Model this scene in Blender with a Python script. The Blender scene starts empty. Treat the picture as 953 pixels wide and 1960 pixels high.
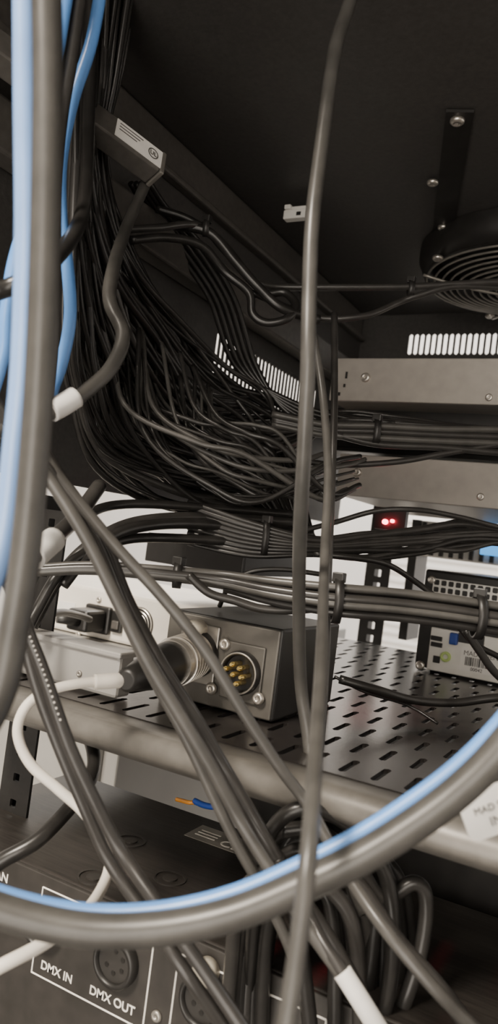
import bpy, math, random
from mathutils import Vector, Matrix
random.seed(7)
CZ=1.10; F=1450.0
C=Vector((0,0,CZ))
yaw=math.radians(28.5); pit=math.radians(1.9); rol=math.radians(7.4)
r0=Vector((math.cos(yaw),math.sin(yaw),0))
fh=Vector((-math.sin(yaw),math.cos(yaw),0))
fw=fh*math.cos(pit)+Vector((0,0,1))*math.sin(pit)
u0=r0.cross(fw)
cr=r0*math.cos(rol)+u0*math.sin(rol)
cu=-r0*math.sin(rol)+u0*math.cos(rol)
def ray(px,py): return fw+cr*((px-476.5)/F)+cu*((980-py)/F)
def T(px,py,d): return C+ray(px,py)*d
def PZ(px,py,z):
    r=ray(px,py); return C+r*((z-CZ)/r.z)
def PY(px,py,y):
    r=ray(px,py); return C+r*(y/r.y)
def PX(px,py,x):
    r=ray(px,py); return C+r*(x/r.x)
# ------------------------------------------------ materials
def mat(name,col,rough=0.5,metal=0.0,var=0.15,scale=60,bump=0.0,emit=None,es=0,coat=0,stretch=None):
    m=bpy.data.materials.new(name); m.use_nodes=True
    nt=m.node_tree; b=nt.nodes['Principled BSDF']
    b.inputs['Roughness'].default_value=rough; b.inputs['Metallic'].default_value=metal
    if coat: b.inputs['Coat Weight'].default_value=coat; b.inputs['Coat Roughness'].default_value=0.25
    tc=nt.nodes.new('ShaderNodeTexCoord'); n=nt.nodes.new('ShaderNodeTexNoise')
    n.inputs['Scale'].default_value=scale; n.inputs['Detail'].default_value=5
    if stretch:
        mp=nt.nodes.new('ShaderNodeMapping'); mp.inputs['Scale'].default_value=stretch
        nt.links.new(tc.outputs['Object'],mp.inputs['Vector']); nt.links.new(mp.outputs[0],n.inputs['Vector'])
    else: nt.links.new(tc.outputs['Object'],n.inputs['Vector'])
    cr_=nt.nodes.new('ShaderNodeValToRGB')
    a=[max(0,c*(1-var)) for c in col]; d=[min(1,c*(1+var)) for c in col]
    cr_.color_ramp.elements[0].position=.3; cr_.color_ramp.elements[1].position=.7
    cr_.color_ramp.elements[0].color=(*a,1); cr_.color_ramp.elements[1].color=(*d,1)
    nt.links.new(n.outputs['Fac'],cr_.inputs['Fac']); nt.links.new(cr_.outputs['Color'],b.inputs['Base Color'])
    if bump:
        bp=nt.nodes.new('ShaderNodeBump'); bp.inputs['Strength'].default_value=bump; bp.inputs['Distance'].default_value=0.001
        nt.links.new(n.outputs['Fac'],bp.inputs['Height']); nt.links.new(bp.outputs[0],b.inputs['Normal'])
    if emit:
        b.inputs['Emission Color'].default_value=(*emit,1); b.inputs['Emission Strength'].default_value=es
    return m
M={}
M['blk']=mat('black_cable_rubber',(.018,.017,.016),.30,0,.25,90)
M['dgr']=mat('dark_grey_cable_rubber',(.034,.032,.030),.30,0,.2,90)
M['gry']=mat('grey_cable_rubber',(.068,.065,.060),.34,0,.2,90)
M['blu']=mat('blue_cable_jacket',(.13,.34,.80),.33,0,.08,60,coat=.3)
M['blul']=mat('sheen_blue_cable_jacket',(.27,.46,.86),.26,0,.08,60,coat=.8)  # paler copy of the blue jacket, whitish sheen put into the colour
M['wht']=mat('white_cable_jacket',(.80,.75,.67),.4,0,.06,60)
M['lab']=mat('white_label_paper',(.80,.78,.74),.6,0,.05,80)
M['rack']=mat('black_powder_coat',(.056,.053,.050),.50,0,.15,300,bump=.15)
M['postm']=mat('black_post_paint',(.018,.017,.016),.55,0,.15,300)
M['rail']=mat('brown_black_painted_steel',(.095,.088,.080),.45,.1,.15,200,bump=.1)
M['shelf']=mat('black_shelf_paint',(.024,.021,.020),.25,.1,.2,300,bump=.05)
M['lip']=mat('grey_lip_paint',(.165,.155,.140),.42,.2,.15,120)  # rolled lip in a lighter grey than the tray
M['dev']=mat('warm_grey_device_steel',(.40,.37,.335),.42,.25,.07,90)
M['boxf']=mat('dark_bronze_panel',(.125,.117,.104),.42,.3,.1,120)
M['bblk']=mat('black_plastic',(.018,.017,.016),.4,0,.2,100)
M['met']=mat('nickel_metal',(.66,.62,.56),.28,.8,.08,100)
M['dmet']=mat('dull_metal',(.34,.32,.29),.4,.7,.1,100)
M['fang']=mat('dark_fan_guard_wire',(.33,.31,.28),.35,.6,.1,100)
M['gold']=mat('gold_pin',(1,.74,.28),.20,.9,.05,100)
M['spl']=mat('brushed_brown_black_steel',(.030,.026,.023),.5,.1,.35,40,bump=.1,stretch=(1,14,1))
M['pan']=mat('splitter_front_panel_paint',(.034,.031,.028),.45,.1,.2,100)
M['prt']=mat('white_print',(.82,.79,.73),.6,0,.05,100)
M['beige']=mat('beige_device_plastic',(.82,.77,.69),.5,0,.05,40)
M['case']=mat('light_grey_case_paint',(.30,.29,.275),.45,0,.05,40)
M['wall']=mat('white_wall_paint',(.80,.78,.76),.8,0,.03,6)
M['ceil']=mat('ceiling_paint',(.85,.83,.80),.8,0,.03,6)
M['floor']=mat('grey_carpet_tile',(.16,.15,.14),.9,0,.2,80,bump=.3)
M['cab']=mat('grey_white_cabinet_paint',(.34,.33,.31),.5,0,.04,20)
M['silv']=mat('silver_perforated_steel',(.78,.76,.71),.38,.3,.05,80)
M['vga']=mat('blue_connector_plastic',(.02,.06,.30),.4,0,.1,80)
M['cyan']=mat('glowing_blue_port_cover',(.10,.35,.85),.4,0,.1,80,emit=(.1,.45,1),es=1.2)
M['grn']=mat('green_jack_plastic',(.50,.66,.22),.4,0,.1,80)
M['org']=mat('orange_wire',(.60,.24,.03),.4,0,.1,80)
M['red']=mat('red_led',(.9,.02,.02),.4,0,.05,80,emit=(1,.05,.08),es=26)
M['yel']=mat('yellowish_latch_plastic',(.78,.72,.60),.4,0,.05,80)
M['stk']=mat('grey_sticker',(.24,.225,.20),.5)
# ------------------------------------------------ mesh helpers
def box(x0,x1,y0,y1,z0,z1):
    v=[(x,y,z) for x in(x0,x1) for y in(y0,y1) for z in(z0,z1)]
    f=[(0,1,3,2),(4,6,7,5),(0,4,5,1),(2,3,7,6),(0,2,6,4),(1,5,7,3)]
    return v,f
def join(*L):
    V=[];Fc=[]
    for v,f in L:
        o=len(V); V+=[tuple(p) for p in v]; Fc+=[tuple(i+o for i in q) for q in f]
    return V,Fc
def basis(ax):
    ax=Vector(ax).normalized(); h=Vector((0,0,1)) if abs(ax.z)<.9 else Vector((1,0,0))
    a=ax.cross(h).normalized(); b=ax.cross(a).normalized(); return ax,a,b
def lathe(c,ax,prof,seg=28,cap=True):
    ax,a,b=basis(ax); c=Vector(c); V=[];Fc=[]
    for h,r in prof:
        for i in range(seg):
            t=2*math.pi*i/seg; V.append(tuple(c+ax*h+(a*math.cos(t)+b*math.sin(t))*r))
    for k in range(len(prof)-1):
        for i in range(seg):
            j=(i+1)%seg; Fc.append((k*seg+i,k*seg+j,(k+1)*seg+j,(k+1)*seg+i))
    if cap:
        Fc.append(tuple(range(seg))[::-1]); Fc.append(tuple((len(prof)-1)*seg+i for i in range(seg)))
    return V,Fc
def catmull(P,n=8):
    P=[Vector(p) for p in P]
    Q=[P[0]*2-P[1]]+P+[P[-1]*2-P[-2]]; out=[]
    for i in range(1,len(Q)-2):
        p0,p1,p2,p3=Q[i-1:i+3]
        for k in range(n):
            t=k/n
            out.append(.5*((2*p1)+(p2-p0)*t+(2*p0-5*p1+4*p2-p3)*t*t+(3*p1-p0-3*p2+p3)*t**3))
    out.append(P[-1]); return out
def tube(P,r,seg=12,n=8,closed=False,smooth=True):
    pts=catmull(P,n) if smooth else [Vector(p) for p in P]
    N=len(pts); V=[];Fc=[]; a=None
    for i,p in enumerate(pts):
        if closed: t=(pts[(i+1)%N]-pts[i-1]).normalized()
        else: t=(pts[min(i+1,N-1)]-pts[max(i-1,0)]).normalized()
        if a is None: _,a,_b=basis(t)
        a=(a-t*a.dot(t)).normalized(); b=t.cross(a)
        rr=r if not callable(r) else r(i/(N-1))
        for k in range(seg):
            q=2*math.pi*k/seg; V.append(tuple(p+(a*math.cos(q)+b*math.sin(q))*rr))
    for i in range(N if closed else N-1):
        i2=(i+1)%N
        for k in range(seg):
            k2=(k+1)%seg; Fc.append((i*seg+k,i*seg+k2,i2*seg+k2,i2*seg+k))
    if not closed:
        Fc.append(tuple(range(seg))[::-1]); Fc.append(tuple((N-1)*seg+k for k in range(seg)))
    return V,Fc
def perf(o,u,v,nu,nv,pu,pv,hu,hv,stag=False,ch=.3):
    o=Vector(o);u=Vector(u);v=Vector(v);V=[];Fc=[]
    for j in range(nv):
        off=(pu/2 if (stag and j%2) else 0)
        if off:
            b=len(V)
            for (x,y) in [(0,0),(off,0),(off,pv),(0,pv)]: V.append(tuple(o+u*x+v*(j*pv+y)))
            Fc.append((b,b+1,b+2,b+3))
        elif stag:
            b=len(V)
            for (x,y) in [(nu*pu,0),(nu*pu+pu/2,0),(nu*pu+pu/2,pv),(nu*pu,pv)]: V.append(tuple(o+u*x+v*(j*pv+y)))
            Fc.append((b,b+1,b+2,b+3))
        for i in range(nu):
            x0=i*pu+off;y0=j*pv;x1=x0+pu;y1=y0+pv
            a0=x0+(pu-hu)/2;a1=a0+hu;b0=y0+(pv-hv)/2;b1=b0+hv;c=ch*min(hu,hv)
            pts=[(x0,y0),(x1,y0),(x1,y1),(x0,y1),(a0+c,b0),(a1-c,b0),(a1,b0+c),(a1,b1-c),(a1-c,b1),(a0+c,b1),(a0,b1-c),(a0,b0+c)]
            b=len(V)
            for x,y in pts: V.append(tuple(o+u*x+v*y))
            for q in [(0,1,5,4),(1,6,5),(1,2,7,6),(2,8,7),(2,3,9,8),(3,10,9),(3,0,11,10),(0,4,11)]:
                Fc.append(tuple(b+k for k in q))
    return V,Fc
SC=bpy.context.scene.collection
def mk(name,vf,m,parent=None,smooth=False,bevel=0,solid=0,label=None):
    V,Fc=vf
    mn=Vector(V[0]);mx=Vector(V[0])
    for p in V:
        for k in range(3): mn[k]=min(mn[k],p[k]); mx[k]=max(mx[k],p[k])
    c=(mn+mx)/2
    me=bpy.data.meshes.new(name); me.from_pydata([tuple(Vector(p)-c) for p in V],[],Fc); me.update()
    ob=bpy.data.objects.new(name,me); ob.location=c; SC.objects.link(ob)
    me.materials.append(m)
    if smooth:
        for p in me.polygons: p.use_smooth=len(p.vertices)<=4
    if bevel:
        md=ob.modifiers.new('b','BEVEL'); md.width=bevel; md.segments=2; md.limit_method='ANGLE'
    if solid:
        md=ob.modifiers.new('s','SOLIDIFY'); md.thickness=solid; md.offset=0
    if parent: par(ob,parent)
    if label: ob['label']=label
    return ob
def wloc(o):
    v=Vector(o.location)
    return v+wloc(o.parent) if o.parent else v
def par(ob,p):
    ob.location=Vector(ob.location)-wloc(p); ob.parent=p
def top(o,label,cat,group=None):
    o['label']=label;o['category']=cat
    if group:o['group']=group
    return o
def thing(name,loc,label,cat,group=None):
    e=bpy.data.objects.new(name,None); e.empty_display_size=.02; e.location=loc; SC.objects.link(e)
    return top(e,label,cat,group)
def struct(o): o['kind']='structure'; return o
def text(s,size,loc,ex=(1,0,0),ey=(0,0,1),m=None,parent=None,align='LEFT',name='printed_lettering',th=.00015,bold=0):
    cv=bpy.data.curves.new('t','FONT'); cv.body=s; cv.size=size; cv.align_x=align; cv.extrude=th; cv.offset=bold
    ob=bpy.data.objects.new('t',cv); SC.objects.link(ob)
    bpy.context.view_layer.update()
    me=bpy.data.meshes.new_from_object(ob.evaluated_get(bpy.context.evaluated_depsgraph_get()))
    ex=Vector(ex).normalized(); ey=Vector(ey).normalized(); ez=ex.cross(ey)
    V=[tuple(Vector(loc)+ex*v.co.x+ey*v.co.y+ez*v.co.z) for v in me.vertices]
    Fc=[tuple(p.vertices) for p in me.polygons]
    bpy.data.objects.remove(ob)
    return mk(name,(V,Fc),m or M['prt'],parent)
def cable(pts,dia,m,label,group=None,name='cable',seg=12,n=8,cat='cable'):
    o=mk(name,tube([T(*p) for p in pts],dia/2,seg,n),m,smooth=True)
    return top(o,label,cat,group)
def rect_lines(p0,p1,p2,p3,w):
    L=[];P=[Vector(p) for p in(p0,p1,p2,p3)]
    for i in range(4):
        L.append(tube([P[i],P[(i+1)%4]],w,4,1,smooth=False))
    return join(*L)
def screw(c,ax,r,parent,m=None):
    return mk('screw',join(lathe(c,ax,[(0,r),(r*.35,r),(r*.6,r*.75),(r*.62,r*.35),(r*.3,r*.3)],18)),m or M['met'],parent,smooth=True)
# ------------------------------------------------ room
RZ=2.7
struct(mk('floor',box(-3,3,-2.5,3,-.05,0),M['floor']))
struct(mk('ceiling',box(-3,3,-2.5,3,RZ,RZ+.05),M['ceil']))
struct(mk('wall_far',box(-3,3,3,3.05,0,RZ),M['wall']))
struct(mk('wall_near',box(-3,3,-2.55,-2.5,0,RZ),M['wall']))
struct(mk('wall_left',box(-3.05,-3,-2.5,3,0,RZ),M['wall']))
struct(mk('wall_right',box(3,3.05,-2.5,3,0,RZ),M['wall']))
# ------------------------------------------------ key dimensions
yb=T(465,1287,.41).y
shelf_z=PY(522,1388,yb).z
ys=PZ(400,1440,shelf_z).y
XL=-.36; ZC=CZ+.30; YB=.90; XR=.30
# ------------------------------------------------ rack
rack=thing('equipment_rack',(-.03,.5,0),'black steel equipment rack enclosure with vented panels','equipment rack')
mk('top_panel',box(XL,XR,.10,YB,ZC,ZC+.003),M['rack'],rack)
p=PY(860,682,YB).z; q=PY(860,636,YB).z
vx=PY(780,660,YB).x
nx=int((XR-vx)/.0072)
mk('vented_back_panel',perf((vx,YB,p),(1,0,0),(0,0,1),nx,1,.0072,q-p,.0046,(q-p)*.86,ch=.4),M['rack'],rack,solid=.0015)
mk('back_panel',join(box(XL,XR,YB-.001,YB+.001,q,ZC),box(XL,XR,YB-.001,YB+.001,CZ+.13,p),box(XL,vx,YB-.001,YB+.001,p,q)),M['rack'],rack)
sz0=CZ+.132; sz1=CZ+.180; vy0=.56
ny=int(.23/.0078)
mk('vented_side_panel',perf((XL,vy0,sz0),(0,1,0),(0,0,1),ny,1,.0078,(sz1-sz0),.0052,(sz1-sz0)*.86,ch=.4),M['rack'],rack,solid=.0015)
mk('side_panel',join(box(XL-.001,XL+.001,.10,YB,sz1,ZC),box(XL-.001,XL+.001,.10,vy0,CZ+.02,sz1),box(XL-.001,XL+.001,vy0,YB,CZ+.03,sz0),box(XL-.001,XL+.001,vy0+ny*.0078,YB,sz0,sz1)),M['rack'],rack)
xr=PZ(450,430,ZC-.01).x
mk('top_rail',join(box(xr-.018,xr+.022,.1,YB-.01,ZC-.030,ZC-.001),box(xr-.018,xr-.014,.1,YB-.01,ZC-.06,ZC-.030),box(xr+.018,xr+.028,.1,YB-.01,ZC-.036,ZC-.03)),M['rail'],rack,bevel=.002)
mk('top_rail',box(XL+.002,XL+.02,.1,YB-.01,CZ+.195,CZ+.225),M['rail'],rack,bevel=.002)
def post(x,y,nm='rack_post',z0=.02,z1=ZC,w=.03,flip=1,hs=.0085,fd=.045):
    n=int((z1-z0)/.0159)
    sh=perf((x,y,z0),(1,0,0),(0,0,1),1,n,w,.0159,hs,hs,ch=.1)
    mk(nm,sh,M['postm'],rack,solid=.002)
    xx=x if flip>0 else x+w
    mk('post_flange',box(xx-.001,xx+.001,y,y+fd,z0,z1),M['postm'],rack)
pp=T(76,1250,.47)
post(pp.x-.016,pp.y,z1=CZ+.01,hs=.005,w=.024,fd=.02)
pf=T(712,1150,.92)
post(pf.x-.012,pf.y,z1=CZ+.13)
post(.20,pp.y,flip=-1); post(.20,pf.y,flip=-1,z1=CZ+.13)
mk('base_plinth',box(-.34,.25,.2,.95,.0,.03),M['rack'],rack)
def quadslab(o,ex,ey,w,h,t):
    o=Vector(o);n=ex.cross(ey)
    V=[tuple(o+ex*a+ey*b+n*c) for a in(0,w) for b in(0,-h) for c in(-t,0)]
    return V,[(0,1,3,2),(4,6,7,5),(0,4,5,1),(2,3,7,6),(0,2,6,4),(1,5,7,3)]
b1=PZ(880,215,ZC-.003); b2=PZ(846,450,ZC-.003)
ex=(b2-b1).normalized(); ey=Vector((0,0,-1)).cross(ex)
mk('bracket',quadslab(b1+ey*.009,ex,ey,(b2-b1).length,.018,.002),M['bblk'],rack)
for (a,b,r) in [(875,232,.0050),(828,350,.0046),(848,436,.0048)]:
    s=PZ(a,b,ZC-.004); screw((s.x,s.y,ZC-.003),(0,0,-1),r,rack)
for (a,b) in [(158,212),(372,408)]:
    s=PZ(a,b,ZC-.03); screw((s.x,s.y,ZC-.03),(0,0,-1),.004,rack)
cl=T(568,408,.66)
clip=thing('mounting_clip',(cl.x,cl.y,cl.z),'small off-white plastic mounting clip on the top rail','clip')
mk('clip_body',join(box(cl.x-.011,cl.x+.010,cl.y-.004,cl.y+.004,cl.z-.006,cl.z+.002),box(cl.x-.010,cl.x-.004,cl.y-.006,cl.y,cl.z+.002,cl.z+.006),box(cl.x-.004,cl.x+.010,cl.y-.004,cl.y+.003,cl.z+.002,cl.z+.0045)),M['lab'],clip,bevel=.0008)
mk('clip_slot',box(cl.x+.002,cl.x+.006,cl.y-.0048,cl.y-.0038,cl.z-.004,cl.z-.001),M['bblk'],clip)
# power strip end with approval sticker
A=T(226,226,.435);B=T(312,292,.455);D_=T(222,262,.43)
ex=(B-A).normalized(); ey=(A-D_); ey=(ey-ex*ey.dot(ex)).normalized(); L=(B-A).length; H=.0125
nn=ex.cross(ey)
lab=thing('power_strip',tuple(A),'metal power strip with white approval sticker on its end','power strip')
mk('strip_body',quadslab(A-ex*.10+ey*.001-nn*.0007,ex,ey,L+.10,H+.003,.014),M['rail'],lab,bevel=.001)
mk('end_cap',quadslab(A+ex*(L+.0002)+ey*.0016-nn*.0002,ex,ey,.003,H+.0042,.015),M['dmet'],lab,bevel=.0008)
mk('label_sheet',quadslab(A,ex,ey,L,H,.0006),M['lab'],lab)
for i in range(3):
    mk('printed_line',quadslab(A+ex*.002-ey*(.002+.0022*i)+nn*.0002,ex,ey,L*.5-.002*i,.0006,.0001),M['rail'],lab)
c0=A+ex*(L*.80)-ey*(H*.5)+nn*.0002
mk('approval_mark',lathe(c0,nn,[(0,.0036),(.0001,.0036),(.0001,.0030),(0,.0030)],24,cap=False),M['rail'],lab)
text('UL',.0040,c0-ex*.0024-ey*.0013+nn*.0001,ex,ey,M['rail'],lab,name='approval_lettering')
# ------------------------------------------------ fan
fc=PZ(1012,524,ZC-.02); R=.093
fan=thing('exhaust_fan',(fc.x,fc.y,ZC),'round black ceiling exhaust fan with wire finger guard','fan')
rings=[]
for k in range(11):
    r=R*(1-k*.078); zc=ZC-.03-.010*(1-(r/R)**2)
    rings.append(tube([(fc.x+r*math.cos(t),fc.y+r*math.sin(t),zc) for t in [2*math.pi*i/64 for i in range(64)]],.0011,6,1,closed=True,smooth=False))
mk('wire_guard',join(*rings),M['fang'],fan,smooth=True)
sp=[]
for k in range(4):
    t=k*math.pi/2+.5
    sp.append(tube([(fc.x+R*1.06*s*math.cos(t),fc.y+R*1.06*s*math.sin(t),ZC-.034-.010*(1-s*s)) for s in (.2,.5,.8,1)],.0014,6,3))
mk('guard_spoke',join(*sp),M['fang'],fan,smooth=True)
mk('housing',lathe((fc.x,fc.y,ZC-.001),(0,0,-1),[(0,R*1.10),(.012,R*1.10),(.026,R*1.03),(.026,R*.97),(.002,R*.97)],64,cap=False),M['bblk'],fan,smooth=True)
mk('hub',lathe((fc.x,fc.y,ZC-.001),(0,0,-1),[(0,.03),(.02,.03),(.023,.026)],32),M['bblk'],fan,smooth=True)
for k in range(7):
    t=k*2*math.pi/7; V=[]
    for s,r in enumerate((.028,R*.93)):
        for a,z in ((-.25,.006),(.0,.012),(.25,.019)):
            V.append((fc.x+r*math.cos(t+a),fc.y+r*math.sin(t+a),ZC-z))
    mk('blade',(V,[(0,1,4,3),(1,2,5,4)]),M['bblk'],fan,solid=.001)
for (a,b) in [(838,492),(938,603)]:
    s=PZ(a,b,ZC-.028); screw(tuple(s),(0,0,-1),.005,fan)
# ------------------------------------------------ rack devices on the right
def device(px,py0,pyb,D,depth,label,xend=.24,m=M['dev'],screws=(),holes=()):
    a=T(px,py0,D); z1=a.z; z0=PY(px-12,pyb,a.y).z
    e=thing('rack_device',(a.x,a.y,z0),label,'rack equipment')
    mk('chassis',box(a.x,xend,a.y+.0015,a.y+depth,z0,z1),m,e,bevel=.0012)
    mk('rear_panel',box(a.x,xend,a.y-.001,a.y+.0015,z0,z1),m,e,bevel=.0008)
    for (x,y,r) in screws:
        s=PY(x,y,a.y-.001); screw(tuple(s),(0,-1,0),r,e)
    for (x,y,w,h) in holes:
        s=PY(x,y,a.y-.0013); mk('slot',box(s.x-w/2,s.x+w/2,s.y-.0003,s.y+.0005,s.z-h/2,s.z+h/2),M['bblk'],e)
    return e,a,z0,z1
device(640,686,766,.68,.2,'warm grey steel rack device with bright rear panel screws',screws=[(700,723,.0042),(936,761,.003)],holes=[(663,718,.002,.006),(659,738,.002,.003),(648,754,.003,.003)])
device(652,868,946,.66,.2,'warm grey steel rack device behind looping cables',screws=[(684,904,.0038),(920,951,.003)])
device(285,1018,1072,.66,.12,'black rack device behind cable bundles',xend=-.292,m=M['bblk'])
fa=T(632,780,.72)
d=thing('rack_device',(fa.x,fa.y,fa.z),'matte black block filling the dark gap between two grey units','rack equipment')  # solid black stands in for the shade in the gap between units
z0=PY(632,862,fa.y).z
mk('chassis',box(fa.x,.24,fa.y,fa.y+.15,z0,fa.z),M['bblk'],d,bevel=.001)
mk('front_lip',box(fa.x,.24,fa.y-.002,fa.y,z0,z0+.004),M['bblk'],d,bevel=.0005)
rl=T(738,999,.62)
led=thing('indicator_lamp',tuple(rl),'small pair of glowing red indicator lamps on a rack device','indicator light')
for dx_,dz_,rr_ in ((0,0,.0021),(.006,.0012,.0014)):
    c_=rl+Vector((dx_,0,dz_))
    mk('lens',lathe(tuple(c_),(0,-1,0),[(0,rr_),(.003,rr_),(.0045,rr_*.6)],16),M['red'],led,smooth=True)
mk('lamp_bracket',box(rl.x-.010,rl.x+.016,rl.y+.001,rl.y+.008,rl.z-.006,rl.z+.012),M['bblk'],led)
# ------------------------------------------------ vented shelf
sx0=-.345; sx1=.215
shelf=thing('rack_shelf',((sx0+sx1)/2,ys+.2,shelf_z),'black vented steel rack shelf with rolled grey edge','rack shelf')
nu=int((sx1-sx0)/.0150); nv=14
mk('vented_tray',perf((sx0,ys+.02,shelf_z-.0012),(1,0,0),(0,1,0),nu,nv,.0150,.034,.0036,.023,stag=True,ch=.45),M['shelf'],shelf,solid=.0022)
prof=[]
for k in range(9):
    t=math.pi/2+math.pi*k/8*.85
    prof.append((ys+.007+.007*math.cos(t),shelf_z-.0075+.007*math.sin(t)))
prof=[(ys+.021,shelf_z-.0005)]+prof+[(ys+.007,shelf_z-.016),(ys+.021,shelf_z-.019),(ys+.021,shelf_z-.003)]
V=[(sx0,y,z) for y,z in prof]+[(sx1,y,z) for y,z in prof]; n=len(prof)
Fc=[(i,(i+1)%n,n+(i+1)%n,n+i) for i in range(n)]+[tuple(range(n))[::-1],tuple(range(n,2*n))]
mk('rolled_edge',(V,Fc),M['lip'],shelf,smooth=True)
mk('side_flange',box(sx0-.002,sx0,ys+.02,ys+.02+nv*.034,shelf_z-.03,shelf_z),M['shelf'],shelf)
mk('side_flange',box(sx1+.01,sx1+.012,ys+.02,ys+.02+nv*.034,shelf_z-.03,shelf_z),M['shelf'],shelf)
# ------------------------------------------------ XLR box
bTR=PY(540,1206,yb); bTL=PY(322,1178,yb)
bx=thing('connector_box',((bTL.x+bTR.x)/2,yb+.05,shelf_z),'dark metal adapter box with male and female round multi-pin sockets','audio adapter box')
mk('enclosure',box(bTL.x,bTR.x,yb+.002,yb+.085,shelf_z+.0005,bTR.z),M['bblk'],bx,bevel=.0015)
mk('front_plate',box(bTL.x+.0008,bTR.x-.0008,yb,yb+.002,shelf_z+.0015,bTR.z-.0008),M['boxf'],bx,bevel=.0008)
def male(c,parent):
    c=Vector(c)
    mk('socket_flange',box(c.x-.0125,c.x+.0125,c.y-.0016,c.y,c.z-.0155,c.z+.0155),M['boxf'],parent,bevel=.003)
    mk('socket_shell',lathe(c,(0,-1,0),[(.001,.0118),(.005,.0118),(.0062,.0112),(.0062,.0098),(.002,.0094)],40,cap=False),M['bblk'],parent,smooth=True)
    mk('shell_ring',lathe(c,(0,-1,0),[(.0062,.0113),(.0066,.0111),(.0066,.0104),(.0062,.0103)],40,cap=False),M['dmet'],parent,smooth=True)
    mk('socket_insert',lathe(c,(0,-1,0),[(.001,.0094),(.0022,.0094)],40),M['bblk'],parent)
    mk('key_ridge',box(c.x-.0095,c.x-.0075,c.y-.006,c.y-.002,c.z-.001,c.z+.001),M['bblk'],parent)
    for k in range(7):
        t=math.radians(-60+k*54) if k<6 else 0
        rr=.0052 if k<6 else 0
        mk('pin',lathe((c.x+rr*math.cos(t),c.y-.002,c.z+rr*math.sin(t)),(0,-1,0),[(0,.0014),(.0095,.0014),(.0110,.0008)],12),M['gold'],parent,smooth=True)
mc=PY(465,1287,yb); male((mc.x,yb,mc.z),bx)
for a,b in [(431,1233),(495,1337)]:
    s=PY(a,b,yb-.0016); screw(tuple(s),(0,-1,0),.0034,bx)
fcn=PY(380,1250,yb)
mk('socket_flange',box(fcn.x-.0125,fcn.x+.0125,yb-.0016,yb,fcn.z-.0165,fcn.z+.0165),M['dmet'],bx,bevel=.003)
mk('socket_shell',lathe((fcn.x,yb,fcn.z),(0,-1,0),[(.001,.0132),(.006,.0132),(.0075,.0122),(.0075,.0105),(.002,.0105)],40,cap=False),M['bblk'],bx,smooth=True)
lt=PY(377,1205,yb-.004)
mk('release_latch',lathe((lt.x,yb-.001,lt.z),(0,-1,0),[(0,.0054),(.009,.0054),(.0105,.0044),(.011,.002)],20),M['yel'],bx,smooth=True)
for a,b in [(405,1318)]:
    s=PY(a,b,yb-.0016); screw(tuple(s),(0,-1,0),.0034,bx)
P0=Vector((fcn.x,yb-.002,fcn.z)); P1=T(240,1303,.345)
ax=(P1-P0); Lp=ax.length
plug=thing('cable_connector',tuple(P0),'nickel barrel cable plug with black rubber boot and white lead','cable connector')
g=1.08; pr=[(0,.0100),(Lp*.08,.0100),(Lp*.08,.0118*g)]
for k in range(6):
    a=.10+k*.045
    pr+=[(Lp*a,.0120*g),(Lp*(a+.024),.0120*g),(Lp*(a+.027),.0102*g),(Lp*(a+.042),.0102*g)]
pr+=[(Lp*.38,.0116*g),(Lp*.42,.0110*g)]
mk('metal_barrel',lathe(P0,ax,pr,36),M['met'],plug,smooth=False)
mk('rubber_boot',lathe(P0,ax,[(Lp*.40,.0116),(Lp*.50,.0113),(Lp*.7,.0092),(Lp*.9,.0064),(Lp*.98,.0056),(Lp*1.0,.004)],32),M['bblk'],plug,smooth=True)
wp=[(246,1302,.352),(215,1303,.345),(160,1307,.34),(90,1323,.335),(48,1355,.33),(34,1405,.33),(58,1462,.33),(108,1508,.33),(160,1555,.33),(196,1610,.33),(209,1655,.33),(192,1705,.31),(150,1760,.28),(80,1808,.26),(0,1850,.25),(-70,1890,.25)]
w=cable(wp,.0046,M['wht'],'thin off-white cable curling down from a rubber plug boot','loose cables')
mk('strain_sleeve',tube([T(240,1302,.3505),T(215,1303,.345),T(180,1305,.342)],.0035,14,6),M['wht'],w,smooth=True)
gy=PZ(200,1338,shelf_z).y
gx1=bTL.x-.004
gz=PY(250,1256,gy).z
gc=thing('equipment_case',(gx1-.06,gy+.01,shelf_z),'plain light grey low metal case standing on the shelf','equipment case')
mk('case_body',box(sx0+.012,gx1,gy+.001,gy+.014,shelf_z+.001,gz),M['case'],gc,bevel=.002)
mk('case_lid',box(sx0+.010,gx1+.001,gy-.001,gy+.016,gz-.003,gz+.0005),M['case'],gc,bevel=.001)
for a in (150,230):
    s=PY(a,1290,gy); screw((s.x,gy+.001,s.z),(0,-1,0),.0018,gc,M['dmet'])
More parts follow.
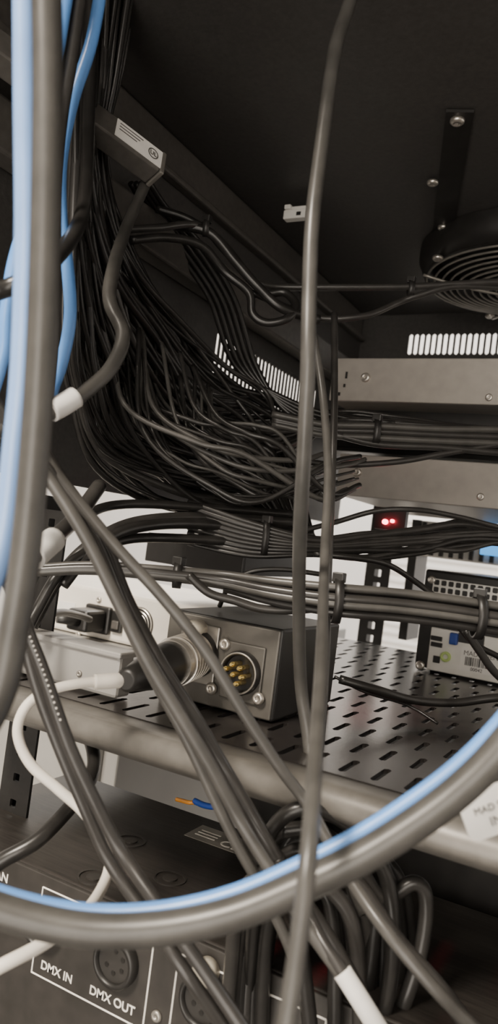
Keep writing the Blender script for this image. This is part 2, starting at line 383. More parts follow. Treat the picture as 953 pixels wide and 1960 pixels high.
# ------------------------------------------------ splitter at the bottom
yf=T(225,1840,.37).y
zt=PY(80,1668,yf).z
sp_x0=-.36; sp_x1=.18
spl=thing('signal_splitter',((sp_x0+sp_x1)/2,yf+.1,zt-.088),'black rack signal splitter with round sockets and white lettering','signal splitter')
yback=PZ(250,1515,zt).y
mk('chassis',box(sp_x0,sp_x1,yf+.002,yback,zt-.088,zt),M['spl'],spl,bevel=.001)
mk('front_panel',box(sp_x0,sp_x1,yf-.0005,yf+.002,zt-.09,zt-.0005),M['pan'],spl,bevel=.0008)
def onf(a,b,off=.0008): return PY(a,b,yf-off)
def female(a,b,latch=False):
    c=onf(a,b); c=Vector((c.x,yf,c.z))
    mk('socket_shell',lathe(c,(0,-1,0),[(.0005,.0125),(.004,.0125),(.0055,.0115),(.0055,.0098),(.002,.0096)],40,cap=False),M['bblk'],spl,smooth=True)
    mk('socket_insert',lathe(c,(0,-1,0),[(.001,.0096),(.0030,.0096)],40),M['dgr'],spl)
    for k in range(5):
        t=math.radians(-150+k*60)
        mk('contact_hole',lathe((c.x+.0052*math.cos(t),yf-.003,c.z+.0052*math.sin(t)),(0,-1,0),[(0,.0012),(.0003,.0012)],12),M['blk'],spl)
    if latch:
        mk('release_latch',lathe((c.x,yf-.001,c.z+.0135),(0,-1,0),[(0,.0058),(.006,.0058),(.0075,.0045),(.008,.002)],20),M['yel'],spl,smooth=True)
female(225,1838); female(393,1912,True)
female(86,1765)
def pz_rect(pts,wd=.0004):
    P=[onf(*q) for q in pts]
    x0=P[0].x;z1=P[0].z;x1=P[1].x;z0=P[1].z
    return rect_lines((x0,yf-.0007,z1),(x1,yf-.0007,z1),(x1,yf-.0007,z0),(x0,yf-.0007,z0),wd)
mk('panel_outline',pz_rect([(82,1698),(272,1972)],.0005),M['prt'],spl)
mk('panel_outline',pz_rect([(342,1825),(600,2150)],.0005),M['prt'],spl)
s=onf(170,1903,.0007); s2=onf(76,1862,.0007)
text('DMX IN',.0060,(s2.x,s.y,s.z+.0006),parent=spl,bold=.0001)
text('DMX OUT',.0060,(s.x,s.y,s.z+.0006),parent=spl,bold=.0001)
s=onf(-18,1676,.0007); text('PAN',.0066,(s.x,s.y,s.z),parent=spl,bold=.0001)
for a,b in [(300,1945),(262,1790)]:
    s=onf(a,b); screw((s.x,yf-.0005,s.z),(0,-1,0),.0028,spl,M['dmet'])
for a,b in [(325,1682),(180,1680),(250,1610),(700,1740)]:
    s=PZ(a,b,zt)
    mk('knockout_ring',join(lathe((s.x,s.y,zt),(0,0,1),[(0,.009),(.0006,.009),(.0006,.0078),(0,.0078)],32,cap=False),lathe((s.x,s.y,zt),(0,0,1),[(0,.004),(.0008,.004)],20)),M['pan'],spl)
A=PZ(392,1586,zt+.0004)
st=mk('rating_sticker',box(A.x-.004,A.x+.045,A.y-.018,A.y+.004,zt+.0001,zt+.0005),M['stk'],spl)
text('CE',.012,(A.x+.018,A.y-.015,zt+.0006),(1,0,0),(0,1,0),M['prt'],spl,name='approval_lettering')
for i in range(3):
    mk('printed_line',box(A.x,A.x+.014,A.y-.004-.004*i,A.y-.003-.004*i,zt+.0005,zt+.0007),M['prt'],spl)
ux=PY(470,1540,yback+.02).x
dark_filler=thing('rack_device',(ux,yback+.1,zt-.05),'plain black box added beneath the vented shelf to darken its slots','rack equipment')  # added box, hides the bright floor behind the slots and splitter
mk('chassis',box(ux,.195,yback+.02,yback+.5,zt-.05,shelf_z-.034),M['bblk'],dark_filler,bevel=.001)
mk('rear_panel',box(ux,.195,yback+.016,yback+.02,zt-.052,shelf_z-.032),M['bblk'],dark_filler,bevel=.001)
# ------------------------------------------------ neighbour cabinet + beige device
cabz=T(220,1228,.72).z
cy=T(220,1228,.72).y-.03
cab=thing('storage_cabinet',(-.72,cy+.2,0),'plain grey-white low cabinet with doors standing beside the rack','cabinet')
mk('carcass',box(-1.15,-.40,cy,cy+.5,.05,cabz-.02),M['cab'],cab,bevel=.002)
mk('cabinet_top',box(-1.16,-.39,cy-.01,cy+.51,cabz-.02,cabz),M['cab'],cab,bevel=.002)
for i in range(2):
    mk('door',box(-1.145+.37*i,-.785+.37*i,cy-.018,cy,.06,cabz-.03),M['cab'],cab,bevel=.002)
mk('plinth',box(-1.13,-.45,cy+.02,cy+.48,0,.05),M['bblk'],cab)
by=cy+.02
bl=PY(100,1130,by); brr=PY(400,1165,by)
bz1=PY(220,1132,by).z
bd=thing('power_unit',((bl.x+brr.x)/2,by+.1,cabz),'beige electronic unit with mains inlet and rocker switch','electronic device')
mk('housing',box(bl.x-.05,brr.x,by,by+.16,cabz+.001,bz1),M['beige'],bd,bevel=.003)
def onb(a,b,o=0): return PY(a,b,by-o)
s=onb(193,1185)
mk('mains_inlet',box(s.x-.016,s.x+.014,by-.006,by,s.z-.013,s.z+.013),M['bblk'],bd,bevel=.002)
s=onb(227,1190)
mk('rocker_switch',box(s.x-.006,s.x+.006,by-.004,by,s.z-.010,s.z+.010),M['bblk'],bd,bevel=.001)
mk('switch_rocker',box(s.x-.004,s.x+.004,by-.006,by-.003,s.z-.007,s.z+.001),M['rail'],bd,bevel=.001)
s=onb(266,1195)
fr=[]
for k in range(5):
    r=.015-.003*k
    fr.append(tube([(s.x+r*math.cos(t),by-.002,s.z+r*math.sin(t)) for t in [2*math.pi*i/32 for i in range(32)]],.0006,6,1,closed=True,smooth=False))
mk('fan_opening',lathe((s.x,by-.0002,s.z),(0,-1,0),[(0,.016),(.0005,.016)],32),M['bblk'],bd)
mk('fan_guard',join(*fr),M['met'],bd)
s=onb(128,1168); mk('rating_label',box(s.x-.01,s.x+.01,by-.0006,by,s.z-.012,s.z+.008),M['lab'],bd)
for a,b in [(190,1148),(150,1215),(238,1163)]:
    s=onb(a,b); screw(tuple(s),(0,-1,0),.003,bd)
s=onb(193,1185); q0=Vector((s.x,by-.006,s.z))
pl=thing('mains_plug',tuple(q0),'black moulded mains plug pushed into the beige unit','power plug')
mk('plug_body',box(q0.x-.013,q0.x+.011,q0.y-.028,q0.y,q0.z-.010,q0.z+.010),M['bblk'],pl,bevel=.003)
mk('strain_relief',lathe(q0+Vector((0,-.026,0)),(-.6,-1,0),[(0,.006),(.012,.0045),(.02,.0035)],16),M['bblk'],pl,smooth=True)
cable([(172,1186,.66),(150,1178,.64),(118,1172,.6),(80,1180,.56),(40,1200,.5),(-40,1240,.45)],.006,M['blk'],'black mains lead running from the beige unit','loose cables')
# ------------------------------------------------ computer on shelf
yc=PZ(800,1283,shelf_z).y
c0=PY(790,1284,yc); czt=PY(790,1085,yc).z
pc=thing('computer',(c0.x+.15,yc+.15,shelf_z),'small black computer with silver connector plate standing on the shelf','computer')
mk('case',box(c0.x,c0.x+.3,yc+.002,yc+.24,shelf_z+.003,czt),M['bblk'],pc,bevel=.002)
g0=PY(826,1143,yc-.0012)
gp=.0062
mk('exhaust_grille',perf((g0.x,yc-.0012,g0.z-.002),(1,0,0),(0,0,1),26,3,gp,gp,.0046,.0046,ch=.15),M['silv'],pc,solid=.0012)
mk('grille_backing',box(g0.x,g0.x+26*gp,yc+.0003,yc+.0018,g0.z-.002,g0.z-.002+3*gp),M['bblk'],pc)
i0=PY(816,1285,yc); i1=PY(816,1198,yc)
mk('connector_plate',box(i0.x,i0.x+.16,yc-.001,yc+.002,i0.z+.002,i1.z),M['silv'],pc,bevel=.0006)
s=PY(866,1222,yc-.002); mk('video_socket',box(s.x-.002,s.x+.005,yc-.006,yc-.001,s.z-.005,s.z+.005),M['vga'],pc,bevel=.001)
s=PY(853,1257,yc-.002); mk('audio_jack',lathe((s.x,yc-.001,s.z),(0,-1,0),[(0,.0044),(.003,.0044),(.003,.0022),(.001,.0022)],20,cap=False),M['grn'],pc,smooth=True)
for a,b,w_,h_ in [(835,1222,.010,.004),(835,1234,.010,.004),(890,1222,.012,.008),(915,1226,.010,.008),(835,1262,.006,.006)]:
    s=PY(a,b,yc-.002); mk('data_port',box(s.x-w_/2,s.x+w_/2,yc-.0022,yc-.0008,s.z-h_/2,s.z+h_/2),M['bblk'],pc,bevel=.0004)
s=PY(803,1274,yc-.002); screw((s.x,yc,s.z),(0,-1,0),.004,pc)
s=PY(826,1110,yc-.002); screw((s.x,yc,s.z),(0,-1,0),.0035,pc)
s=PY(884,1238,yc-.0015); e=PY(884,1292,yc-.0015)
lx=s.x; mk('asset_sticker',box(lx,lx+.06,yc-.0018,yc-.001,e.z+.004,s.z),M['lab'],pc)
hh=s.z-e.z-.004
text('MAD SCIEN',.0056,(lx+.002,yc-.0019,s.z-.0062),m=M['rail'],parent=pc,name='sticker_lettering')
bars=[]; xx=lx+.004
while xx<lx+.024:
    wv=random.choice((.0004,.0007,.0011)); bars.append(box(xx,xx+wv,yc-.0020,yc-.0017,s.z-hh*.75,s.z-hh*.38)); xx+=wv+random.choice((.0004,.0008))
mk('barcode',join(*bars),M['bblk'],pc)
text('00042',.0040,(lx+.009,yc-.0019,s.z-hh*.95),m=M['bblk'],parent=pc,name='sticker_lettering')
for k in range(2):
    mk('foot',box(c0.x+.01+.25*k,c0.x+.03+.25*k,yc+.02,yc+.04,shelf_z,shelf_z+.003),M['bblk'],pc)
bu=T(925,1045,.86)
bb=thing('network_switch',(bu.x,bu.y,bu.z-.02),'slatted light grey network unit with a blue patch port','network device')
mk('housing',box(bu.x-.075,bu.x+.07,bu.y+.004,bu.y+.05,bu.z-.02,bu.z+.022),M['lab'],bb,bevel=.001)
for k in range(12):
    mk('slat',box(bu.x-.072+.0115*k,bu.x-.068+.0115*k,bu.y-.002,bu.y+.004,bu.z-.018,bu.z+.020),M['bblk'],bb)
mk('port_cover',box(bu.x-.002,bu.x+.022,bu.y-.006,bu.y-.002,bu.z-.010,bu.z+.014),M['cyan'],bb,bevel=.001)
mk('mounting_ear',box(bu.x-.085,bu.x-.075,bu.y,bu.y+.05,shelf_z+.0,bu.z+.022),M['bblk'],bb)
bn=thing('window_blind',T(780,1140,2.3),'white horizontal slatted blind hanging beyond the rack','blind')
b0=T(735,1050,2.3); b3=T(800,1240,2.3)
mk('head_rail',box(b0.x,b0.x+.5,b0.y,b0.y+.03,b0.z+.12,b0.z+.15),M['wall'],bn)
zz=b3.z-.25; sl=[]
while zz<b0.z+.12:
    sl.append(quadslab(Vector((b0.x,b0.y,zz)),Vector((1,0,0)),Vector((0,.35,.94)),.5,.022,.001)); zz+=.026
mk('slats',join(*sl),M['ceil'],bn)
# ------------------------------------------------ FOREGROUND CABLES
cable([(88,-80,.2),(92,150,.2),(88,400,.2),(80,650,.2),(68,850,.2),(50,1050,.2),(28,1200,.2),(0,1330,.2),(-70,1460,.2)],.0082,M['gry'],'thick grey-black cable hanging beside a blue one','thick hanging cables')
cable([(46,-80,.208),(48,200,.208),(50,450,.208),(42,700,.208),(28,850,.208),(12,1000,.208),(-12,1100,.208),(-70,1250,.208)],.0066,M['blul'],'glossy blue network cable, colour paled for sheen, hanging beside a thick black one','blue network cables')
cable([(200,-60,.33),(175,80,.33),(140,190,.33),(118,300,.33),(116,400,.33),(130,520,.33),(134,610,.33),(118,695,.33),(95,765,.33),(70,880,.33)],.0056,M['blu'],'light blue network cable with a gentle double bend','blue network cables')
cable([(135,-60,.31),(112,80,.31),(104,130,.31),(92,240,.31),(80,400,.31),(60,600,.31)],.0060,M['blu'],'light blue network cable tucked behind a thick cable','blue network cables')
cable([(160,-60,.315),(140,90,.315),(118,220,.315),(106,350,.315),(104,500,.315),(100,650,.315),(85,800,.315),(60,950,.315)],.0058,M['dgr'],'dark grey cable running between blue cables','loose cables')
cable([(60,400,.3),(28,500,.3),(12,600,.3),(5,680,.3),(-30,800,.3)],.0056,M['blu'],'short visible run of light blue network cable','blue network cables')
cable([(-60,575,.27),(0,556,.27),(40,540,.27),(100,500,.29),(150,430,.33),(165,350,.37),(170,200,.40),(175,-60,.41)],.0066,M['blk'],'black cable crossing behind the blue cable','loose cables')
cable([(-90,1700,.205),(0,1743,.205),(150,1778,.205),(300,1778,.205),(450,1748,.205),(600,1685,.205),(700,1636,.205),(800,1573,.205),(880,1512,.205),(953,1440,.205),(1040,1330,.205)],.0090,M['gry'],'thick grey-black cable swooping in a wide arc','thick hanging cables')
cable([(-90,1668,.212),(0,1712,.212),(150,1745,.212),(300,1743,.212),(450,1709,.212),(600,1643,.212),(700,1590,.212),(800,1524,.212),(880,1462,.212),(953,1388,.212),(1040,1280,.212)],.0050,M['blu'],'light blue network cable following the wide arc','blue network cables')
cable([(690,-60,.335),(664,20,.33),(640,100,.32),(615,280,.31),(598,420,.30),(592,560,.295),(589,700,.29),(583,850,.295),(575,1000,.31),(572,1150,.34),(575,1300,.36),(588,1400,.36),(600,1480,.35),(640,1600,.33),(700,1750,.31)],.0060,M['gry'],'long grey-black cable hanging straight down through the rack','loose cables')
cable([(600,640,.42),(618,760,.41),(628,900,.38),(622,1050,.34),(615,1250,.27),(603,1450,.21),(592,1620,.182),(572,1800,.172),(548,1970,.165),(540,2060,.165)],.0044,M['gry'],'long grey cable hanging close in front of the arc cable','loose cables')
cable([(640,600,.46),(640,760,.44),(636,900,.42),(628,1100,.40),(622,1300,.38),(608,1480,.36),(600,1560,.34)],.0042,M['dgr'],'dark thin cable running beside the long vertical cable','loose cables')
G='diagonal grey cables'
cable([(60,800,.30),(90,880,.30),(150,960,.30),(225,1050,.30),(295,1125,.30),(352,1192,.30),(404,1262,.30),(465,1362,.30),(535,1468,.30),(592,1545,.30),(650,1650,.29),(730,1770,.27),(830,1890,.26),(930,1990,.26)],.0048,M['gry'],'grey-black cable running diagonally across the connector box',G)
cable([(50,860,.29),(100,925,.29),(165,1030,.29),(225,1150,.29),(285,1270,.29),(345,1370,.29),(405,1470,.29),(465,1580,.29),(540,1700,.28),(600,1790,.27),(680,1900,.26),(740,1990,.26)],.0052,M['gry'],'grey-black cable crossing in front of a white plug',G)
cable([(60,830,.315),(120,920,.315),(195,1030,.315),(245,1150,.315),(305,1265,.31),(375,1375,.31),(430,1470,.31),(500,1590,.30),(560,1690,.30),(640,1810,.29),(740,1990,.28)],.0054,M['dgr'],'dark grey cable lying against paler diagonal cables',G)
cable([(0,1060,.30),(35,1180,.30),(70,1310,.30),(110,1420,.30),(160,1540,.30),(210,1650,.30),(285,1760,.29),(355,1860,.28),(430,1970,.28),(450,2010,.28)],.0052,M['dgr'],'dark grey cable sloping down toward the splitter',G)
pm=cable([(20,1050,.28),(45,1180,.28),(85,1290,.28),(130,1420,.28),(180,1530,.28),(232,1630,.28),(300,1730,.27),(385,1850,.26),(480,1990,.25)],.0050,M['dgr'],'grey cable with faint white printed marking along its jacket',G)
mp=catmull([T(20,1050,.28),T(45,1180,.28),T(85,1290,.28),T(130,1420,.28)],24)
dash=[]
for i in range(22,66,2):
    a=mp[i];b=a.lerp(mp[i+1],.55)
    off=(C-a).normalized()*.00240
    dash.append(tube([a+off,b+off],.00035,6,1,smooth=False))
mk('printed_marking',join(*dash),M['prt'],pm)
cable([(-40,720,.27),(10,800,.28),(60,860,.29),(110,925,.30),(180,1050,.305),(228,1160,.305),(290,1290,.30),(360,1420,.30),(440,1590,.30),(500,1700,.30),(560,1830,.30),(600,2000,.30)],.0046,M['gry'],'thick grey cable crossing behind the blue cable',G)
tp=[T(655,1860,.262),T(690,1915,.258),T(740,1995,.255)]
tc=cable([(560,1690,.285),(610,1790,.27),(655,1860,.262),(690,1915,.258),(740,1995,.255)],.0048,M['dgr'],'dark cable wrapped with a white paper tag',G)
mk('cable_label',tube(tp,.0034,16,6),M['lab'],tc,smooth=True)
lc=cable([(300,296,.465),(290,325,.468),(268,375,.46),(240,440,.43),(218,510,.38),(210,575,.36),(235,640,.35),(215,700,.34),(170,745,.33),(120,778,.32),(50,805,.31),(-50,840,.30)],.0068,M['gry'],'grey-black cable with a white wrap label near its lower end','labelled cables')
mk('cable_label',tube([T(144,760,.324),T(120,775,.32),T(97,787,.316)],.0048,16,5),M['lab'],lc,smooth=True)
mk('strain_relief',tube([T(300,296,.465),T(292,320,.468),T(284,342,.466)],.0046,14,5),M['dmet'],lc,smooth=True)
lc2=cable([(190,930,.40),(150,985,.37),(110,1025,.34),(70,1060,.32),(20,1090,.30),(-60,1140,.30)],.0078,M['dgr'],'dark cable with a white wrap label','labelled cables')
mk('cable_label',tube([T(103,1032,.336),T(82,1050,.326),T(62,1068,.318)],.0056,16,5),M['lab'],lc2,smooth=True)
fa_=T(880,1525,.235)
fl=thing('cable_tag',tuple(fa_),'off-white folded paper flag tag with printed letters','cable tag')
ex=(T(1000,1478,.225)-T(880,1520,.225)).normalized(); ey=-(T(935,1612,.225)-T(885,1540,.225)); ey=(ey-ex*ey.dot(ex)).normalized()
o=T(878,1545,.225)+ey*.003
nn=ex.cross(ey)
W_,H_,rc=.03,.0145,.0028; out=[]
for cx,cy_,a0 in ((rc,-rc,90),(rc,-H_+rc,180),(W_-rc,-H_+rc,270),(W_-rc,-rc,0)):
    for k in range(5):
        t=math.radians(a0+k*22.5); out.append((cx+rc*math.cos(t),cy_+rc*math.sin(t)))
V=[tuple(o+ex*a+ey*b) for a,b in out]+[tuple(o+ex*a+ey*b-nn*.0005) for a,b in out]; n=len(out)
mk('paper_flag',(V,[tuple(range(n)),tuple(range(n,2*n))[::-1]]+[(i,n+i,n+(i+1)%n,(i+1)%n) for i in range(n)]),M['lab'],fl)
text('MAD S',.0030,o+ex*.0036-ey*.0070+nn*.0002,ex,ey,M['rail'],fl,name='tag_lettering')
text('IN',.0040,o+ex*.0072-ey*.0115+nn*.0002,ex,ey,M['rail'],fl,name='tag_lettering')
# ------------------------------------------------ main sweeping bundle
outer=[(140,-60,.42),(150,150,.42),(140,400,.42),(135,600,.43),(150,740,.45),(200,880,.48),(330,960,.52),(470,990,.54),(600,1015,.56),(760,1000,.58),(900,990,.60),(1040,1010,.60)]
inner=[(258,-60,.45),(228,130,.46),(200,300,.48),(250,480,.51),(335,620,.56),(420,720,.60),(500,770,.62),(560,800,.62),(640,812,.62),(760,818,.62),(900,830,.62),(1040,840,.62)]
N=72
for k in range(N):
    u=(k+random.uniform(-.3,.3))/(N-1); u=min(1,max(0,u))
    ph=random.uniform(0,6.28); amp=random.uniform(4,22)
    swap=random.uniform(-.34,.34)
    P=[]
    for i,(a,b) in enumerate(zip(outer,inner)):
        uu=u+swap*math.sin(i*.75+ph); uu=min(1.03,max(-.05,uu))
        if i>=8:
            uu = (0.0 if u<.62 else 1.0)+ (u-.5)*.18 + .05*math.sin(ph+i)
        x=a[0]*(1-uu)+b[0]*uu; y=a[1]*(1-uu)+b[1]*uu; d=a[2]*(1-uu)+b[2]*uu
        d+=.015*math.sin(ph)+random.uniform(-.004,.004)
        if i>=8 and u<.62: y+=22
        am=amp if 2<i<8 else min(amp,10)
        P.append((x+am*.5*math.sin(i*.8+ph),y+am*math.cos(i*.9+ph),d))
    if k%4==1: P=P[:random.choice((9,10))]
    if k%7==3: P=P[3:]
    dia=random.choice((.0028,.0036,.0040,.0048,.0056))
    cable(P,dia,random.choice((M['blk'],M['blk'],M['blk'],M['dgr'])),'black cable in the dense drooping bundle','drooping cable bundle',seg=8,n=7)
for k in range(22):
    x0=random.uniform(190,420); y0=620+ (x0-190)*.5+random.uniform(-30,30)
    yb_=random.uniform(830,985); x1=random.uniform(520,640); y1=random.uniform(880,960)
    d=random.uniform(.44,.50)
    cable([(x0,y0,d+.03),(x0+random.uniform(0,50),y0+(yb_-y0)*.6,d+.01),(x0+(x1-x0)*.4,yb_-25,d),(x0+(x1-x0)*.65,yb_,d),(x1,y1,d+.01),(x1+60,y1-15,d+.03)],random.choice((.002,.0028,.0034)),random.choice((M['blk'],M['dgr'],M['gry'])),'thin black cable sagging below the bundle','drooping cable bundle',seg=8)
U='upper rack cables'
cable([(230,440,.50),(300,436,.51),(380,432,.53),(430,480,.54),(475,530,.55),(520,548,.56),(620,550,.56),(780,549,.56),(870,544,.56),(953,540,.56),(1040,545,.56)],.0052,M['dgr'],'black cable running under the rack top',U)
cable([(480,560,.54),(560,592,.55),(620,610,.55),(700,604,.55),(760,580,.56),(800,566,.56),(880,548,.56),(1040,556,.57)],.0048,M['dgr'],'black cable sagging and rejoining another',U)
cable([(250,460,.50),(320,455,.51),(385,470,.52),(430,520,.53),(476,560,.53),(483,600,.53),(510,618,.53),(550,610,.53),(566,585,.535),(545,560,.54),(505,560,.54),(470,520,.54),(420,460,.54),(360,420,.54),(300,400,.54)],.0060,M['blk'],'black cable tied into a small hanging loop',U)
cable([(330,430,.53),(400,445,.53),(450,500,.53),(490,545,.53),(540,590,.53),(610,612,.54)],.0070,M['blk'],'thicker black cable next to the small loop',U)
for dx in range(5):
    cable([(250+dx*9,350,.53),(280+dx*10,400,.55),(330+dx*14,470,.58),(400+dx*12,570,.6),(450+dx*10,700,.62),(550,765+dx*6,.62),(660,800+dx*9,.62),(800,815+dx*9,.62),(1040,835+dx*9,.62)],.0044,M['blk'],'black cable following the top rail',U,seg=8)
H='horizontal cable run'
for k,(y0,y1,y2) in enumerate([(812,815,822),(822,826,836),(832,838,848),(826,850,866)]):
    cable([(520,y0-20,.50),(620,y0,.50),(720,y1,.50),(840,y1+6,.50),(953,y2,.50),(1060,y2+6,.50)],.0046,M['dgr'] if k%2 else M['gry'],'black cable strapped in a level run',H,seg=10)
cable([(560,880,.50),(650,890,.50),(760,884,.50),(850,868,.50),(953,850,.50),(1040,830,.5)],.0040,M['dgr'],'dark cable bowing below the level run',H)
cable([(560,1020,.49),(640,1000,.50),(720,978,.50),(800,976,.50),(880,990,.51),(960,1010,.52),(1060,1030,.53)],.0036,M['dgr'],'dark cable arching over the fanned run',H,seg=10)
for k in range(9):
    y=1018+k*6
    cable([(360,960+k*10,.50),(480,1000+k*8,.49),(600,1030+k*4,.49),(700,y+random.uniform(-4,10),.50),(800,y+random.uniform(-6,8)-6,.51),(880,y-14+random.uniform(-10,14),.52),(960,y-8-k*2,.53),(1060,y,.54)],random.choice((.0034,.0042,.005)),random.choice((M['blk'],M['dgr'],M['dgr'])),'black cable in the loosely fanned run',H,seg=10)
cable([(600,1060,.48),(680,1068,.48),(740,1080,.49),(790,1110,.5),(840,1150,.5),(900,1225,.5),(960,1260,.5)],.0040,M['blk'],'black cable drooping toward the computer',H)
cable([(120,1120,.42),(170,1060,.43),(240,1015,.45),(340,1002,.48),(460,1010,.5),(600,1025,.5)],.0070,M['blk'],'thick black cable arching behind the diagonal cables',H)
cable([(60,1200,.42),(110,1110,.43),(170,1045,.44),(260,1000,.47),(400,990,.5),(560,1000,.52)],.0075,M['dgr'],'thick dark cable arching behind the diagonal cables',H)
cable([(40,1160,.43),(90,1060,.44),(160,990,.45),(240,965,.48),(400,972,.5),(560,985,.52)],.0060,M['blk'],'black cable arching behind the diagonal cables',H)
cable([(40,1240,.40),(70,1170,.41),(130,1080,.42),(230,1035,.45),(330,1030,.48),(480,1040,.5)],.0060,M['blk'],'black cable arching behind the diagonal cables',H)
S_='strapped cable bundle'
offs=[(-22,0),(-9,.004),(4,0),(17,.004),(26,0),(-2,-.005),(10,-.005)]
for k,(dy,dd) in enumerate(offs):
    P=[(70,1092+dy*.25,.40+dd),(180,1088+dy*.3,.40+dd),(330,1100+dy*.4,.40+dd),(430,1112+dy*.55,.40+dd),(520,1130+dy*.8,.39+dd),(640,1146+dy,.38+dd),(760,1156+dy,.38+dd),(860,1168+dy,.38+dd),(953,1182+dy,.38+dd),(1060,1196+dy,.38+dd)]
    if k in(2,4): P=P[3:]
    cable(P,.0044,M['dgr'] if k%3 else M['gry'],'dark cable strapped into a tight straight bundle',S_,seg=10)
cable([(360,1100,.39),(400,1135,.39),(450,1150,.39),(500,1165,.39),(560,1168,.39),(640,1160,.39)],.0045,M['dgr'],'dark cable leaving the tight bundle',S_)
cable([(420,1160,.46),(440,1120,.45),(480,1095,.45),(540,1090,.45),(620,1100,.45)],.0030,M['blk'],'thin black cable curving near the bundle','loose cables')
cable([(650,1300,.44),(720,1320,.44),(790,1340,.45),(870,1345,.46),(960,1335,.46),(1060,1340,.46)],.0052,M['blk'],'black cable lying on the vented shelf','loose cables')
cable([(640,1295,.44),(700,1325,.44),(780,1350,.45),(838,1385,.44)],.0018,M['blk'],'thin black wire lying on the vented shelf','loose cables')
cable([(890,1205,.46),(920,1250,.46),(950,1290,.46),(1000,1330,.46)],.0050,M['blk'],'black cable in front of the computer','loose cables')
def tie(px,py,D,rx,rz,label='black nylon cable tie around a cable bundle'):
    c=T(px,py,D); xdir=(T(px+10,py+1,D)-c).normalized(); _,a,b=basis(xdir)
    V=[];seg=24;w=.0022
    for x,s in((-w,1),(w,1),(w,.86),(-w,.86)):
        for i in range(seg):
            t=2*math.pi*i/seg; V.append(tuple(c+xdir*x+a*math.cos(t)*rx*s+b*math.sin(t)*rz*s))
    Fc=[(k*seg+i,k*seg+(i+1)%seg,((k+1)%4)*seg+(i+1)%seg,((k+1)%4)*seg+i) for k in range(4) for i in range(seg)]
    e=mk('cable_tie',(V,Fc),M['bblk'],smooth=True); top(e,label,'cable tie','cable ties')
    h=c+b*(-rz)*.98
    mk('tie_head',box(h.x-.003,h.x+.003,h.y-.0025,h.y+.0025,h.z-.002,h.z+.003),M['bblk'],e,bevel=.0005)
tie(645,1150,.38,.009,.0115); tie(915,1180,.38,.009,.0115); tie(720,826,.50,.006,.0085); tie(340,1101,.40,.006,.007)
tie(508,1030,.49,.006,.012); tie(786,552,.56,.005,.006); tie(395,437,.53,.005,.006)
K='coiled spare cable'
coils=[
[(430,2010,.33),(442,1860,.32),(455,1740,.31),(490,1680,.305),(560,1665,.30),(630,1700,.30),(680,1790,.30),(690,2010,.31)],
[(470,2010,.34),(480,1850,.33),(490,1720,.32),(510,1610,.315),(560,1552,.31),(630,1556,.31),(700,1610,.31),(745,1700,.31),(750,1850,.31),(720,2010,.32)],
[(500,2010,.33),(505,1850,.325),(520,1740,.32),(560,1690,.32),(620,1700,.31),(640,1800,.31),(640,2010,.31)],
[(540,1590,.32),(610,1590,.32),(680,1650,.32),(730,1720,.32),(790,1690,.32),(815,1720,.32),(805,1820,.32),(760,1960,.32),(740,2020,.32)],
[(620,1570,.33),(670,1610,.33),(720,1690,.33),(715,1800,.33),(700,1900,.33),(660,2020,.33)],
[(530,1640,.30),(560,1720,.30),(580,1850,.30),(600,2020,.30)],
[(660,1660,.30),(700,1710,.30),(760,1800,.29),(840,1890,.28),(930,2010,.28)],
[(455,2010,.35),(460,1900,.35),(470,1790,.34),(520,1730,.33),(600,1760,.33),(660,1860,.33),(670,2010,.33)],
]
for k in range(11):
    t=k/10
    x0=440+60*t+random.uniform(-12,12); xt=560+70*t; x1=650+130*t+random.uniform(-10,10); yt=1660-90*random.random()
    d=.330+.02*random.random()
    coils.append([(x0,2020,d),(x0+6,1880,d),(x0+25,1740,d),(xt-40,yt+20,d),(xt+20,yt,d-.005),(x1-30,yt+60,d-.005),(x1,yt+190,d),(x1-10,2020,d)])
for k,P in enumerate(coils):
    cable(P,.0064,M['blk'] if k%3 else M['dgr'],'dark cable coiled in loose hanging loops',K)
cable([(338,1530,.46),(350,1533,.455),(362,1536,.45),(375,1536,.45)],.0025,M['org'],'short orange wire lying on the splitter','small wires',name='wire',cat='wire')
cable([(372,1533,.45),(390,1541,.445),(408,1544,.44),(422,1541,.44)],.0036,M['vga'],'short blue wire lying on the splitter','small wires',name='wire',cat='wire')
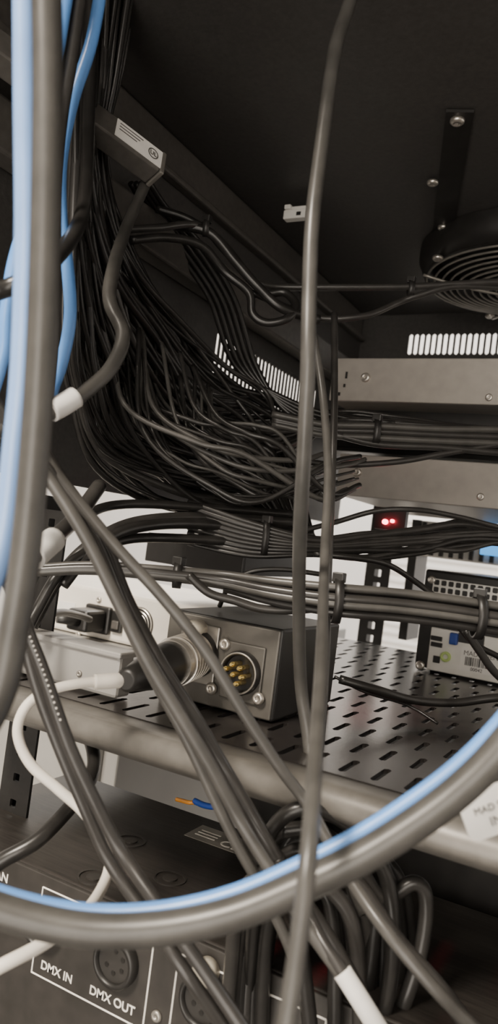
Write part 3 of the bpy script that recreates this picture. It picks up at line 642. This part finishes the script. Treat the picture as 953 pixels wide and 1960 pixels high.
cable([(-60,1700,.33),(0,1650,.33),(70,1610,.335),(130,1550,.35),(168,1500,.36),(180,1455,.38),(165,1405,.41),(120,1370,.46),(60,1350,.5),(-40,1330,.5)],.0070,M['blk'],'black cable rising from the splitter','loose cables')
# ------------------------------------------------ lights
def area(loc,target,size,en,col):
    l=bpy.data.lights.new('area','AREA'); l.energy=en; l.size=size; l.color=col
    o=bpy.data.objects.new('room_and_fill_light',l); o.location=loc; SC.objects.link(o)
    o.rotation_euler=(Vector(target)-Vector(loc)).to_track_quat('-Z','Y').to_euler()
area((-.5,-1.0,2.4),(-.15,.4,1.05),.5,78,(1,.89,.75))
area((.5,-1.6,1.3),(-.1,.5,1.25),1.0,20,(1,.91,.80))  # added fill behind the camera, not a ceiling lamp
area((0,-1.2,.5),(0,.6,1.4),.9,13,(1,.92,.82))  # added upward fill for the rack underside, no lamp stands here
area((-1.2,1.9,2.6),(-1.0,2.2,0),1.2,64,(1,.95,.88))
area((1.2,1.9,2.6),(1.0,2.2,0),1.2,52,(.97,.98,1))
rlt=bpy.data.lights.new('red','SPOT'); rlt.energy=.42; rlt.color=(1,.03,.06); rlt.shadow_soft_size=.004; rlt.spot_size=math.radians(44); rlt.spot_blend=1
ro=bpy.data.objects.new('indicator_glow',rlt); ro.location=rl+Vector((0,-.02,-.012)); SC.objects.link(ro)
ro.rotation_euler=(PZ(715,1340,shelf_z)-Vector(ro.location)).to_track_quat('-Z','Y').to_euler()
wd=bpy.data.worlds.new('w'); bpy.context.scene.world=wd; wd.use_nodes=True
wd.node_tree.nodes['Background'].inputs[0].default_value=(1,.96,.9,1); wd.node_tree.nodes['Background'].inputs[1].default_value=.3
# ------------------------------------------------ camera
cam=bpy.data.cameras.new('camera'); co=bpy.data.objects.new('camera',cam); SC.objects.link(co)
Mx=Matrix(((cr.x,cu.x,-fw.x,C.x),(cr.y,cu.y,-fw.y,C.y),(cr.z,cu.z,-fw.z,C.z),(0,0,0,1)))
co.matrix_world=Mx
cam.sensor_fit='VERTICAL'; cam.sensor_height=36; cam.lens=F/1960*36
cam.clip_start=.01; cam.dof.use_dof=True; cam.dof.focus_distance=.45; cam.dof.aperture_fstop=12
bpy.context.scene.camera=co
